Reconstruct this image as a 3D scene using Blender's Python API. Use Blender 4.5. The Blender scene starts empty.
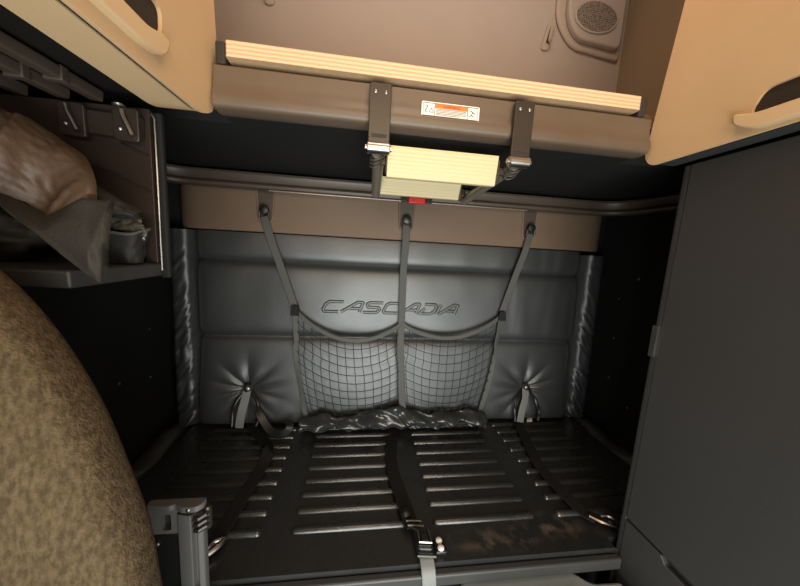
import bpy, bmesh, math, random
from mathutils import Vector, Matrix, noise

random.seed(7)
SC = bpy.context.scene
COL = SC.collection

# ------------------------------------------------------------------ camera
YAW, PITCH, ROLL, FPX = math.radians(7.645), math.radians(-8.29), math.radians(3.18), 303.0
fw = Vector((math.sin(YAW) * math.cos(PITCH), math.cos(YAW) * math.cos(PITCH), math.sin(PITCH)))
r0 = Vector((math.cos(YAW), -math.sin(YAW), 0))
u0 = r0.cross(fw)
rt = r0 * math.cos(ROLL) + u0 * math.sin(ROLL)
up = -r0 * math.sin(ROLL) + u0 * math.cos(ROLL)
cd = bpy.data.cameras.new('camera')
cam = bpy.data.objects.new('camera', cd)
COL.objects.link(cam)
m = Matrix((rt, up, -fw)).transposed().to_4x4()
m.translation = Vector((-0.2, 0, 1.334))
cam.matrix_world = m
cd.sensor_width = 36.0
cd.lens = 36.0 * FPX / 800.0
cd.clip_start = 0.02
SC.camera = cam

# ------------------------------------------------------------------ world, light, exposure
w = bpy.data.worlds.new('world')
SC.world = w
w.use_nodes = True
w.node_tree.nodes['Background'].inputs['Color'].default_value = (1.0, 0.93, 0.84, 1)
w.node_tree.nodes['Background'].inputs['Strength'].default_value = 0.05


def area(name, loc, target, sx, sy, power, color):
    l = bpy.data.lights.new(name, 'AREA')
    l.shape = 'RECTANGLE'
    l.size, l.size_y, l.energy, l.color = sx, sy, power, color
    o = bpy.data.objects.new(name, l)
    COL.objects.link(o)
    o.location = loc
    o.rotation_euler = (Vector(target) - Vector(loc)).to_track_quat('-Z', 'Y').to_euler()
    return o


area('low_fill_light', (0.10, -0.75, 0.50), (0.10, 1.4, 0.62), 1.75, 0.92, 62, (0.95, 1.0, 0.975))  # added low area light that gives the cushions and ridges their gloss
area('console_lamp_light', (0.0, -0.55, 2.05), (0.0, 1.0, 1.75), 0.8, 0.25, 7, (1.0, 0.72, 0.44))
area('cab_lamp_light', (0.0, -1.2, 1.62), (0.0, 1.4, 1.45), 1.0, 0.3, 14, (1.0, 0.84, 0.66))
area('bunk_lamp_light', (0.0, 0.35, 2.62), (0.1, 1.3, 2.0), 0.7, 0.3, 8, (1.0, 0.78, 0.60))
SC.view_settings.view_transform = 'Standard'
SC.view_settings.look = 'None'
SC.view_settings.gamma = 1.0
SC.view_settings.use_curve_mapping = False
SC.view_settings.exposure = 0.0


# ------------------------------------------------------------------ materials
def srgb(r, g, b):
    f = lambda c: (c / 255 / 12.92) if c / 255 <= 0.04045 else ((c / 255 + 0.055) / 1.055) ** 2.4
    return (f(r), f(g), f(b), 1)


def mat(name, col, rough=0.6, metal=0.0, spec=0.5, var=0.12, nscale=8.0, bump=0.0, bscale=80.0, rvar=0.06, stretch=None):
    m_ = bpy.data.materials.new(name)
    m_.use_nodes = True
    nt = m_.node_tree
    b = nt.nodes['Principled BSDF']
    b.inputs['Metallic'].default_value = metal
    b.inputs['Specular IOR Level'].default_value = spec
    tc = nt.nodes.new('ShaderNodeTexCoord')
    mp = nt.nodes.new('ShaderNodeMapping')
    if stretch:
        mp.inputs['Scale'].default_value = stretch
    nt.links.new(tc.outputs['Object'], mp.inputs['Vector'])
    n = nt.nodes.new('ShaderNodeTexNoise')
    n.inputs['Scale'].default_value = nscale
    n.inputs['Detail'].default_value = 5
    nt.links.new(mp.outputs['Vector'], n.inputs['Vector'])
    mx = nt.nodes.new('ShaderNodeMix')
    mx.data_type = 'RGBA'
    mx.inputs[6].default_value = tuple(c * (1 - var) for c in col[:3]) + (1,)
    mx.inputs[7].default_value = tuple(min(1, c * (1 + var)) for c in col[:3]) + (1,)
    nt.links.new(n.outputs['Fac'], mx.inputs[0])
    nt.links.new(mx.outputs[2], b.inputs['Base Color'])
    mr = nt.nodes.new('ShaderNodeMapRange')
    mr.inputs[3].default_value = max(0.02, rough - rvar)
    mr.inputs[4].default_value = min(1, rough + rvar)
    nt.links.new(n.outputs['Fac'], mr.inputs[0])
    nt.links.new(mr.outputs[0], b.inputs['Roughness'])
    if bump:
        n2 = nt.nodes.new('ShaderNodeTexNoise')
        n2.inputs['Scale'].default_value = bscale
        n2.inputs['Detail'].default_value = 3
        nt.links.new(mp.outputs['Vector'], n2.inputs['Vector'])
        bp = nt.nodes.new('ShaderNodeBump')
        bp.inputs['Strength'].default_value = bump
        bp.inputs['Distance'].default_value = 0.002
        nt.links.new(n2.outputs['Fac'], bp.inputs['Height'])
        nt.links.new(bp.outputs['Normal'], b.inputs['Normal'])
    m_['mix'] = 1
    return m_


M = {}
M['beige'] = mat('beige_plastic', srgb(198, 166, 126), 0.55, bump=0.15, bscale=400, var=0.05)
M['beige_pull'] = mat('beige_pull', srgb(204, 173, 133), 0.5, var=0.05)
M['slot_dark'] = mat('slot_dark', srgb(40, 32, 27), 0.7)
M['taupe'] = mat('taupe_headliner', srgb(158, 144, 134), 0.85, var=0.05, bump=0.2, bscale=300)
M['taupe_panel'] = mat('taupe_panel', srgb(158, 142, 128), 0.8, var=0.05)
M['olive'] = mat('dimmed_taupe_wall', srgb(132, 114, 92), 0.85, var=0.06, bump=0.2, bscale=300)  # taupe wall in lower light, the dimness put into the colour
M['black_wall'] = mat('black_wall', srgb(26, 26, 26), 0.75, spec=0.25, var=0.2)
M['floor'] = mat('floor_rubber', srgb(34, 33, 32), 0.8, bump=0.4)
M['leather'] = mat('black_leather', srgb(50, 52, 53), 0.42, spec=1.0, var=0.10, nscale=5, bump=0.35, bscale=260, rvar=0.07)
M['header'] = mat('brown_trim_plastic', srgb(112, 92, 75), 0.6, spec=0.4, bump=0.2, bscale=500, var=0.06)
M['lip'] = mat('brown_ledge_plastic', srgb(76, 64, 55), 0.42, spec=0.5, var=0.1)
M['pan'] = mat('scuffed_grey_plastic', srgb(90, 75, 60), 0.42, spec=0.5, var=0.28, nscale=5, bump=0.15, bscale=200, rvar=0.1)
M['bracket'] = mat('painted_bracket_steel', srgb(58, 53, 48), 0.38, metal=0.5, var=0.1)
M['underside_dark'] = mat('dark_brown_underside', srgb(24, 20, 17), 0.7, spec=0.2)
M['tube'] = mat('scuffed_tube', srgb(150, 138, 124), 0.4, metal=0.7, var=0.15)
M['steel'] = mat('worn_steel', srgb(170, 165, 158), 0.3, metal=1.0, var=0.1)
M['alu'] = mat('aluminium', srgb(150, 148, 144), 0.38, metal=1.0, var=0.05)
M['cable'] = mat('dark_cable', srgb(55, 50, 45), 0.5)
M['red'] = mat('red_plastic', srgb(205, 40, 36), 0.45)
M['white'] = mat('label_white', srgb(228, 222, 212), 0.5, var=0.03)
M['orange'] = mat('label_orange', srgb(236, 116, 40), 0.5, var=0.03)
M['ink'] = mat('label_ink', srgb(44, 40, 38), 0.6)
M['web_grey'] = mat('grey_webbing', srgb(76, 76, 73), 0.7, bump=0.5, bscale=500, var=0.1)
M['web_light'] = mat('pale_webbing', srgb(116, 118, 115), 0.6, bump=0.5, bscale=500, var=0.1)
M['web_dark'] = mat('black_webbing', srgb(24, 24, 24), 0.75, spec=0.3, bump=0.5, bscale=500)
M['net'] = mat('net_cord', srgb(40, 46, 48), 0.8, spec=0.3)
M['vinyl'] = mat('crumpled_vinyl', srgb(52, 54, 54), 0.24, spec=0.7, var=0.2, nscale=12)
M['black_plastic'] = mat('black_plastic', srgb(24, 24, 24), 0.38, var=0.1)
M['cabinet'] = mat('charcoal_laminate', srgb(54, 53, 52), 0.5, spec=0.45, var=0.04, nscale=3, bump=0.12, bscale=500)
M['cabinet_trim'] = mat('charcoal_trim', srgb(50, 50, 50), 0.5)
M['brown_panel'] = mat('brown_panel', srgb(40, 30, 24), 0.45, var=0.1)
M['rail_dark'] = mat('brown_rail', srgb(64, 54, 45), 0.5)
M['jacket'] = mat('tan_leather', srgb(74, 58, 45), 0.5, var=0.45, nscale=7, bump=0.5, bscale=120)
M['olive_cloth'] = mat('olive_cloth', srgb(32, 29, 23), 0.75, var=0.2, bump=0.5, bscale=200)
M['dark_cloth'] = mat('dark_cloth', srgb(26, 24, 22), 0.7, var=0.2)
M['clear_bag'] = mat('grey_plastic_bag', srgb(78, 72, 62), 0.25, var=0.25, nscale=30)
M['post'] = mat('grey_plastic', srgb(84, 83, 81), 0.5, var=0.08)
M['rail_grey'] = mat('grey_rail', srgb(54, 54, 53), 0.5, var=0.1)
M['tray'] = mat('pale_grey_tray', srgb(128, 133, 132), 0.6, var=0.05)

# plywood: stacked plies seen on the edge
def plywood():
    m_ = bpy.data.materials.new('plywood')
    m_.use_nodes = True
    nt = m_.node_tree
    b = nt.nodes['Principled BSDF']
    b.inputs['Roughness'].default_value = 0.6
    tc = nt.nodes.new('ShaderNodeTexCoord')
    wv = nt.nodes.new('ShaderNodeTexWave')
    wv.bands_direction = 'Z'
    wv.inputs['Scale'].default_value = 38
    wv.inputs['Distortion'].default_value = 1.0
    wv.inputs['Detail'].default_value = 2
    wv.inputs['Detail Scale'].default_value = 2
    nt.links.new(tc.outputs['Object'], wv.inputs['Vector'])
    cr = nt.nodes.new('ShaderNodeValToRGB')
    cr.color_ramp.elements[0].color = srgb(190, 154, 118)
    cr.color_ramp.elements[1].color = srgb(220, 186, 150)
    nt.links.new(wv.outputs['Fac'], cr.inputs['Fac'])
    nt.links.new(cr.outputs['Color'], b.inputs['Base Color'])
    return m_


M['plywood'] = plywood()


# pale ribbed step of the ladder
def ribbed():
    m_ = mat('ribbed_cream_step', srgb(204, 186, 144), 0.5, var=0.03)
    nt = m_.node_tree
    b = nt.nodes['Principled BSDF']
    tc = nt.nodes.new('ShaderNodeTexCoord')
    wv = nt.nodes.new('ShaderNodeTexWave')
    wv.bands_direction = 'Z'
    wv.inputs['Scale'].default_value = 36
    nt.links.new(tc.outputs['Object'], wv.inputs['Vector'])
    bp = nt.nodes.new('ShaderNodeBump')
    bp.inputs['Strength'].default_value = 0.5
    bp.inputs['Distance'].default_value = 0.002
    nt.links.new(wv.outputs['Fac'], bp.inputs['Height'])
    nt.links.new(bp.outputs['Normal'], b.inputs['Normal'])
    return m_


M['step'] = ribbed()


# black platform with brown dust rubbed into the front right
def platform_mat():
    m_ = mat('black_platform', srgb(39, 40, 40), 0.28, spec=0.9, var=0.2, nscale=10, bump=0.1, bscale=300, rvar=0.08)
    nt = m_.node_tree
    b = nt.nodes['Principled BSDF']
    old = b.inputs['Base Color'].links[0].from_socket
    tc = nt.nodes.new('ShaderNodeTexCoord')
    def blob(cx, cy, sx, sy):
        mp = nt.nodes.new('ShaderNodeMapping')
        mp.inputs['Location'].default_value = (-cx / sx, -cy / sy, 0)
        mp.inputs['Scale'].default_value = (1 / sx, 1 / sy, 0)
        nt.links.new(tc.outputs['Object'], mp.inputs['Vector'])
        g = nt.nodes.new('ShaderNodeTexGradient')
        g.gradient_type = 'SPHERICAL'
        nt.links.new(mp.outputs['Vector'], g.inputs['Vector'])
        return g.outputs['Fac']
    a = nt.nodes.new('ShaderNodeMath'); a.operation = 'ADD'
    nt.links.new(blob(0.22, 0.735, 0.16, 0.05), a.inputs[0])
    nt.links.new(blob(0.42, 0.765, 0.13, 0.06), a.inputs[1])
    n = nt.nodes.new('ShaderNodeTexNoise')
    n.inputs['Scale'].default_value = 26
    n.inputs['Detail'].default_value = 8
    nt.links.new(tc.outputs['Object'], n.inputs['Vector'])
    pw = nt.nodes.new('ShaderNodeMapRange')
    pw.inputs[1].default_value = 0.46
    pw.inputs[2].default_value = 0.72
    nt.links.new(n.outputs['Fac'], pw.inputs[0])
    mu = nt.nodes.new('ShaderNodeMath'); mu.operation = 'MULTIPLY'; mu.use_clamp = True
    nt.links.new(a.outputs[0], mu.inputs[0]); nt.links.new(pw.outputs[0], mu.inputs[1])
    mx = nt.nodes.new('ShaderNodeMix'); mx.data_type = 'RGBA'
    nt.links.new(mu.outputs[0], mx.inputs[0]); nt.links.new(old, mx.inputs[6])
    mx.inputs[7].default_value = srgb(116, 102, 86)
    nt.links.new(mx.outputs[2], b.inputs['Base Color'])
    return m_


M['platform'] = platform_mat()


def seat_mat():
    m_ = mat('woven_brown_fabric', srgb(77, 64, 46), 0.95, spec=0.15, var=0.22, nscale=7, bump=0.9, bscale=330)
    nt = m_.node_tree
    b = nt.nodes['Principled BSDF']
    old = b.inputs['Base Color'].links[0].from_socket
    tc = nt.nodes.new('ShaderNodeTexCoord')
    n = nt.nodes.new('ShaderNodeTexNoise')
    n.inputs['Scale'].default_value = 150
    n.inputs['Detail'].default_value = 6
    mp = nt.nodes.new('ShaderNodeMapping')
    mp.inputs['Scale'].default_value = (1.5, 1, 0.6)
    nt.links.new(tc.outputs['Object'], mp.inputs['Vector'])
    nt.links.new(mp.outputs['Vector'], n.inputs['Vector'])
    cr = nt.nodes.new('ShaderNodeValToRGB')
    cr.color_ramp.elements[0].position = 0.36; cr.color_ramp.elements[0].color = (0.6, 0.58, 0.56, 1)
    cr.color_ramp.elements[1].position = 0.66; cr.color_ramp.elements[1].color = (1.15, 1.15, 1.15, 1)
    nt.links.new(n.outputs['Fac'], cr.inputs['Fac'])
    mx = nt.nodes.new('ShaderNodeMix'); mx.data_type = 'RGBA'; mx.blend_type = 'MULTIPLY'
    mx.inputs[0].default_value = 1.0
    nt.links.new(old, mx.inputs[6]); nt.links.new(cr.outputs['Color'], mx.inputs[7])
    nt.links.new(mx.outputs[2], b.inputs['Base Color'])
    return m_


M['seat'] = seat_mat()


def grille_mat():
    m_ = mat('speaker_grille', srgb(108, 98, 88), 0.6)
    nt = m_.node_tree
    b = nt.nodes['Principled BSDF']
    tc = nt.nodes.new('ShaderNodeTexCoord')
    v = nt.nodes.new('ShaderNodeTexVoronoi')
    v.inputs['Scale'].default_value = 120
    v.inputs['Randomness'].default_value = 0.35
    nt.links.new(tc.outputs['Object'], v.inputs['Vector'])
    cr = nt.nodes.new('ShaderNodeValToRGB')
    cr.color_ramp.elements[0].position = 0.35; cr.color_ramp.elements[0].color = srgb(74, 66, 60)
    cr.color_ramp.elements[1].position = 0.5; cr.color_ramp.elements[1].color = srgb(126, 114, 102)
    nt.links.new(v.outputs['Distance'], cr.inputs['Fac'])
    nt.links.new(cr.outputs['Color'], b.inputs['Base Color'])
    return m_


M['grille'] = grille_mat()


# ------------------------------------------------------------------ object helpers
def link(name, bm, material, parent=None, smooth=True, bevel=0.0, subsurf=0, angle=40):
    bmesh.ops.remove_doubles(bm, verts=bm.verts, dist=1e-6)
    bmesh.ops.recalc_face_normals(bm, faces=bm.faces)
    me = bpy.data.meshes.new(name)
    bm.to_mesh(me)
    bm.free()
    o = bpy.data.objects.new(name, me)
    COL.objects.link(o)
    me.materials.append(M[material])
    if smooth:
        me.set_sharp_from_angle(angle=math.radians(angle))
        for p in me.polygons:
            p.use_smooth = True
    if bevel:
        b = o.modifiers.new('bevel', 'BEVEL')
        b.width = bevel
        b.segments = 3
        b.limit_method = 'ANGLE'
        b.angle_limit = math.radians(40)
    if subsurf:
        s = o.modifiers.new('subsurf', 'SUBSURF')
        s.levels = s.render_levels = subsurf
    if parent:
        o.parent = parent
        o.matrix_parent_inverse = Matrix.Translation(-parent.location)
    return o


def thing(name, label, cat, loc=(0, 0, 0), group=None):
    o = bpy.data.objects.new(name, None)
    o.empty_display_size = 0.05
    COL.objects.link(o)
    o.location = loc
    return tag(o, label, cat, group)


def tag(o, label, cat, group=None):
    o['label'] = label
    o['category'] = cat
    if group:
        o['group'] = group
    return o


def struct(o, label=None):
    o['kind'] = 'structure'
    if label:
        o['label'] = label
    return o


def box(bm, x0, x1, y0, y1, z0, z1):
    v = [bm.verts.new((x, y, z)) for x in (x0, x1) for y in (y0, y1) for z in (z0, z1)]
    for f in ((0, 1, 3, 2), (4, 6, 7, 5), (0, 4, 5, 1), (2, 3, 7, 6), (0, 2, 6, 4), (1, 5, 7, 3)):
        bm.faces.new([v[i] for i in f])
    return v


def boxm(*a):
    bm = bmesh.new()
    box(bm, *a)
    return bm


def prism(bm, pts, axis, a0, a1):
    """extrude a 2-D outline along an axis: 'x' -> (y,z), 'y' -> (x,z), 'z' -> (x,y)"""
    def p3(p, a):
        return {'x': (a, p[0], p[1]), 'y': (p[0], a, p[1]), 'z': (p[0], p[1], a)}[axis]
    A = [bm.verts.new(p3(p, a0)) for p in pts]
    B = [bm.verts.new(p3(p, a1)) for p in pts]
    n = len(pts)
    bm.faces.new(A[::-1])
    bm.faces.new(B)
    for i in range(n):
        bm.faces.new((A[i], A[(i + 1) % n], B[(i + 1) % n], B[i]))


def rounded(pts, radii, seg=6):
    """round the corners of a closed outline"""
    out = []
    n = len(pts)
    for i, p in enumerate(pts):
        r = radii[i] if isinstance(radii, (list, tuple)) else radii
        p = Vector(p)
        a = Vector(pts[i - 1]) - p
        b = Vector(pts[(i + 1) % n]) - p
        if r <= 0:
            out.append(tuple(p))
            continue
        r = min(r, a.length * 0.49, b.length * 0.49)
        s, e = p + a.normalized() * r, p + b.normalized() * r
        for k in range(seg + 1):
            t = k / seg
            out.append(tuple(s * (1 - t) ** 2 + p * 2 * t * (1 - t) + e * t * t))
    return out


def smoothpath(pts, sub=8):
    P = [Vector(p) for p in pts]
    P = [P[0] * 2 - P[1]] + P + [P[-1] * 2 - P[-2]]
    out = []
    for i in range(1, len(P) - 2):
        for k in range(sub):
            t = k / sub
            a, b, c, d = P[i - 1], P[i], P[i + 1], P[i + 2]
            out.append(0.5 * ((2 * b) + (c - a) * t + (2 * a - 5 * b + 4 * c - d) * t * t + (3 * b - a - 3 * c + d) * t ** 3))
    out.append(P[-2])
    return out


def sweep(bm, path, profile, upv=(0, 0, 1), closed_profile=True, twist=None, caps=True):
    """sweep a 2-D profile (side, normal) along a path"""
    path = [Vector(p) for p in path]
    rings = []
    upv = Vector(upv)
    for i, p in enumerate(path):
        t = (path[min(i + 1, len(path) - 1)] - path[max(i - 1, 0)]).normalized()
        s = t.cross(upv)
        if s.length < 1e-5:
            s = t.cross(Vector((0, 1, 0.01)))
        s.normalize()
        n = s.cross(t).normalized()
        if twist:
            a = twist(i / (len(path) - 1))
            s, n = s * math.cos(a) + n * math.sin(a), n * math.cos(a) - s * math.sin(a)
        rings.append([bm.verts.new(p + s * q[0] + n * q[1]) for q in profile])
    k = len(profile)
    for a, b in zip(rings, rings[1:]):
        for j in range(k if closed_profile else k - 1):
            bm.faces.new((a[j], a[(j + 1) % k], b[(j + 1) % k], b[j]))
    if caps and closed_profile:
        bm.faces.new(rings[0][::-1])
        bm.faces.new(rings[-1])


def tube(bm, path, r, seg=10, flat=1.0, upv=(0, 0, 1)):
    sweep(bm, path, [(r * math.cos(2 * math.pi * k / seg), r * flat * math.sin(2 * math.pi * k / seg)) for k in range(seg)], upv)


def ribbon(bm, path, wd, th, upv=(0, 0, 1), twist=None):
    e = th * 0.5
    sweep(bm, path, [(-wd / 2, 0), (-wd / 2 + e, -e), (wd / 2 - e, -e), (wd / 2, 0), (wd / 2 - e, e), (-wd / 2 + e, e)], upv, twist=twist)


def lathe(bm, prof, c, axis='y', seg=20):
    """prof: (radius, along) pairs"""
    rings = []
    c = Vector(c)
    for r, h in prof:
        ring = []
        for k in range(seg):
            a = 2 * math.pi * k / seg
            u, v = r * math.cos(a), r * math.sin(a)
            d = {'y': (u, h, v), 'z': (u, v, h), 'x': (h, u, v)}[axis]
            ring.append(bm.verts.new(c + Vector(d)))
        rings.append(ring)
    for a, b in zip(rings, rings[1:]):
        for k in range(seg):
            bm.faces.new((a[k], a[(k + 1) % seg], b[(k + 1) % seg], b[k]))
    bm.faces.new(rings[0][::-1])
    bm.faces.new(rings[-1])


def rivet(bm, c, r, axis='y', sgn=-1, h=None):
    h = h or r * 0.7
    lathe(bm, [(r, 0), (r * 0.95, sgn * h * 0.5), (r * 0.6, sgn * h * 0.9), (r * 0.1, sgn * h)], c, axis, 12)


def sheet(bm, f, nu, nv, thick=None):
    """grid surface f(u,v) with u,v in 0..1, closed with a back face row when thick is given"""
    g = [[bm.verts.new(f(i / nu, j / nv)) for j in range(nv + 1)] for i in range(nu + 1)]
    for i in range(nu):
        for j in range(nv):
            bm.faces.new((g[i][j], g[i + 1][j], g[i + 1][j + 1], g[i][j + 1]))
    if thick:
        t = Vector(thick)
        h = [[bm.verts.new(v.co + t) for v in row] for row in g]
        for i in range(nu):
            for j in range(nv):
                bm.faces.new((h[i][j], h[i][j + 1], h[i + 1][j + 1], h[i + 1][j]))
        for i in range(nu):
            bm.faces.new((g[i][0], h[i][0], h[i + 1][0], g[i + 1][0]))
            bm.faces.new((g[i][nv], g[i + 1][nv], h[i + 1][nv], h[i][nv]))
        for j in range(nv):
            bm.faces.new((g[0][j], g[0][j + 1], h[0][j + 1], h[0][j]))
            bm.faces.new((g[nu][j], h[nu][j], h[nu][j + 1], g[nu][j + 1]))
    return g


def plate_with_hole(bm, outer, hole, axis, a0, a1):
    """flat plate with a hole, outline in 2-D, extruded from a0 to a1 along axis"""
    def p3(p, a):
        return {'x': (a, p[0], p[1]), 'y': (p[0], a, p[1])}[axis]
    ed = []
    loops = []
    for lp in (outer, hole):
        vs = [bm.verts.new(p3(p, a0)) for p in lp]
        loops.append(vs)
        for i in range(len(vs)):
            ed.append(bm.edges.new((vs[i], vs[(i + 1) % len(vs)])))
    r = bmesh.ops.triangle_fill(bm, use_beauty=True, use_dissolve=False, edges=ed)
    fs = [g for g in r['geom'] if isinstance(g, bmesh.types.BMFace)]
    ex = bmesh.ops.extrude_face_region(bm, geom=fs, use_keep_orig=True)
    d = Vector(p3((0, 0), a1)) - Vector(p3((0, 0), a0))
    bmesh.ops.translate(bm, verts=[g for g in ex['geom'] if isinstance(g, bmesh.types.BMVert)], vec=d)


nz = lambda *a: noise.noise(Vector(a))

# ================================================================== SETTING
XW = 1.04
struct(link('floor', boxm(-XW, XW, -1.5, 1.5, -0.05, 0), 'floor', smooth=False))
struct(link('ceiling', boxm(-XW, XW, -1.5, 1.5, 2.80, 2.85), 'taupe', smooth=False))
struct(link('wall_back', boxm(-XW, XW, 1.45, 1.5, 0, 1.70), 'black_wall', smooth=False))
struct(link('wall_back_upper', boxm(-XW, XW, 1.42, 1.5, 1.701, 2.80), 'taupe', smooth=False))
wl = struct(link('wall_left', boxm(-XW - 0.05, -XW, -1.5, 1.5, 0, 1.70), 'black_wall', smooth=False))
wr = struct(link('wall_right', boxm(XW, XW + 0.05, -1.5, 1.5, 0, 1.70), 'black_wall', smooth=False))
struct(link('wall_left_upper', boxm(-XW - 0.05, -XW, -1.5, 1.5, 1.701, 2.80), 'olive', smooth=False))
# the right upper side wall steps in a little behind the bunk
bm = bmesh.new()
prism(bm, rounded([(0.965, 1.42), (0.985, 1.0), (1.0, 0.6), (XW + 0.05, 0.6), (XW + 0.05, 1.42)], [0.0, 0.05, 0.02, 0, 0]), 'z', 1.701, 2.80)
box(bm, XW, XW + 0.05, -1.5, 0.6, 1.701, 2.80)
struct(link('wall_right_upper', bm, 'olive', angle=60))
for wall, sx, pts in ((wl, -1, [(1.137, 0.802), (1.297, 0.757), (1.31, 0.957), (1.235, 1.202)]),
                      (wr, 1, [(1.16, 0.666), (1.298, 1.152), (1.291, 0.96), (1.283, 0.762), (1.21, 1.258)])):
    for y, z in pts:
        bm = bmesh.new()
        rivet(bm, (sx * XW, y, z), 0.006, 'x', -sx, 0.004)
        link('screw', bm, 'steel', wall)

# ledge that runs round the bunk under the upper bunk
path = [(-0.99, 0.82), (-0.99, 1.17)] + [(-0.99 + 0.15 * (1 - math.cos(a)), 1.17 + 0.15 * math.sin(a)) for a in [math.pi / 2 * k / 8 for k in range(1, 8)]] + [(-0.84, 1.32)]
path = path + [(-x, y) for x, y in path[::-1]]
# profile: (side, up); side is to the right of the direction of travel = towards the aisle
prof = [(-0.02, 1.536), (0.014, 1.536), (0.023, 1.540), (0.027, 1.549), (0.023, 1.557), (0.014, 1.561), (0.012, 1.585), (0.016, 1.591), (0.014, 1.5985), (-0.02, 1.5995)]
bm = bmesh.new()
sweep(bm, [(x, y, 0) for x, y in path], prof)
struct(link('trim_1', bm, 'lip'), 'brown ledge under the upper bunk')
# shelf between the ledge and the wall
bm = bmesh.new()
box(bm, -1.0, 1.0, 1.342, 1.449, 1.565, 1.599)
struct(link('trim_2', bm, 'lip', smooth=False))
# header panel with rounded ends behind the hooks
hp = [(-0.86 - 0.105 * math.cos(a), 1.449 - 0.079 * math.sin(a)) for a in [math.pi / 2 * k / 8 for k in range(0, 9)]]
hp = hp + [(-x + 0.03, y) for x, y in hp[::-1]]
bm = bmesh.new()
prism(bm, hp, 'z', 1.372, 1.5495)
header = struct(link('trim_3', bm, 'header', bevel=0.006, angle=60), 'brown plastic header panel with hook recesses')
for hx in (-0.603, -0.007, 0.576):
    bm = bmesh.new()
    o2 = [(hx - 0.036, 1.549), (hx - 0.028, 1.44), (hx - 0.016, 1.412), (hx + 0.016, 1.412), (hx + 0.028, 1.44), (hx + 0.036, 1.549)]
    tube(bm, smoothpath([(x, 1.368, z) for x, z in o2], 4), 0.0045, 8, upv=(0, 1, 0))
    rec = link('hook_recess', bm, 'header', header)
    bm = bmesh.new()
    prism(bm, o2, 'y', 1.3665, 1.3695)
    link('recess_plate', bm, 'lip', rec)
    bm = bmesh.new()
    lathe(bm, [(0.009, 0), (0.009, -0.012), (0.017, -0.016), (0.02, -0.024), (0.017, -0.032), (0.006, -0.035)], (hx, 1.367, 1.462), 'y')
    link('hook', bm, 'black_plastic', rec)

# ================================================================== BUNK BACKREST
BX0, BX1, BZ0, BZ1 = -0.893, 0.888, 0.512, 1.3675
SEAMS = [0.49, 0.908, 1.246, 1.40]
TUFTS = [(-0.685, 0.665), (0.648, 0.665)]


def back_y(x, z):
    for a, b in zip(SEAMS, SEAMS[1:]):
        if a <= z <= b:
            t = (z - a) / (b - a)
            break
    q = min(t, 1 - t) * (b - a)
    bulge = 0.028 * (1 - math.exp(-q / 0.016)) * (1.0 + (0.5 if z < .91 else 0.2) * (0.5 - t))
    if z > 1.246:
        bulge *= 0.7
    y = 1.402 - bulge
    if z < 0.908:
        y -= 0.032 * (0.908 - z) / 0.4
    e = min(x - BX0, BX1 - x)
    y += 0.02 * math.exp(-e / 0.02)
    # soft unevenness of the padding
    y += 0.006 * nz(x * 2.4, z * 2.6, 1.3) + 0.0024 * nz(x * 7, z * 5, 4.1)
    for tx, tz in TUFTS:
        dx, dz = x - tx, z - tz
        r = math.hypot(dx, dz)
        y += 0.022 * math.exp(-(r / 0.05) ** 2)
        if r < 0.3 and r > 0.005:
            ang = math.atan2(dz, dx)
            amp = 0.0085 * math.exp(-((r - 0.06) / 0.085) ** 2)
            wv = math.sin(ang * 5 + 0.8 * math.sin(ang * 2 + tx * 9) + 2.2 * tx)
            y += amp * (1 - abs(wv)) * (1.2 if z > tz else 0.9) * (1 if z < 0.9 else 0.2)
    # creases standing on the seam between the lower and middle panels and near the foot
    if z < 0.62:
        k = (0.62 - z) / 0.11
        y += 0.006 * k * nz(x * 14 + 3, z * 9, 7)
    if x > 0.45 and z > 0.9:
        y += 0.0035 * nz(x * 16, z * 3, 9.2) * min(1, (x - 0.45) / 0.1)
    return y


root = thing('bunk_cushion', 'black padded leather backrest with side bolsters across the back of the lower bunk', 'backrest', (0, 1.42, 0.512))
bm = bmesh.new()
sheet(bm, lambda u, v: (BX0 + (BX1 - BX0) * u, back_y(BX0 + (BX1 - BX0) * u, BZ0 + (BZ1 - BZ0) * v), BZ0 + (BZ1 - BZ0) * v), 300, 170, (0, 0.05, 0))
bm.verts.ensure_lookup_table()
nvg = 301 * 171
for v in bm.verts[nvg:]:
    v.co.y = 1.446
pad = link('padding', bm, 'leather', root, angle=60)


def bolster(sx, xb0, xb1, xt0, xt1, zt):
    """side bolster between its outer and inner edges (foot and top), crease more towards the foot"""
    def f(u, v):
        z = 0.505 + (zt - 0.505) * v
        a = xb0 + (xt0 - xb0) * v
        b = xb1 + (xt1 - xb1) * v
        x = a + (b - a) * u
        s = max(0.0, 1 - abs(2 * u - 1) ** 3.6) ** 0.6
        y = 1.425 - 0.075 * s
        k = 0.25 + 1.4 * (1 - v) ** 1.2
        d = (z * 1.0 + (x - a) * sx * 1.3)
        cr = nz(d * 22 + 3 * nz(z * 6, 1, sx), x * 14, 3 * sx) + 0.5 * nz(d * 40, x * 30, 9 * sx)
        y += 0.010 * k * cr * s
        return (x, y, z)
    bm_ = bmesh.new()
    sheet(bm_, f, 24, 150, (0, 0.02, 0))
    bm_.verts.ensure_lookup_table()
    for v_ in bm_.verts[25 * 151:]:
        v_.co.y = 1.446
    return link('bolster', bm_, 'leather', root, angle=70)


bolster(-1, -0.998, -0.893, -0.990, -0.890, 1.365)
bolster(1, 1.022, 0.894, 1.000, 0.884, 1.352)

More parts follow.
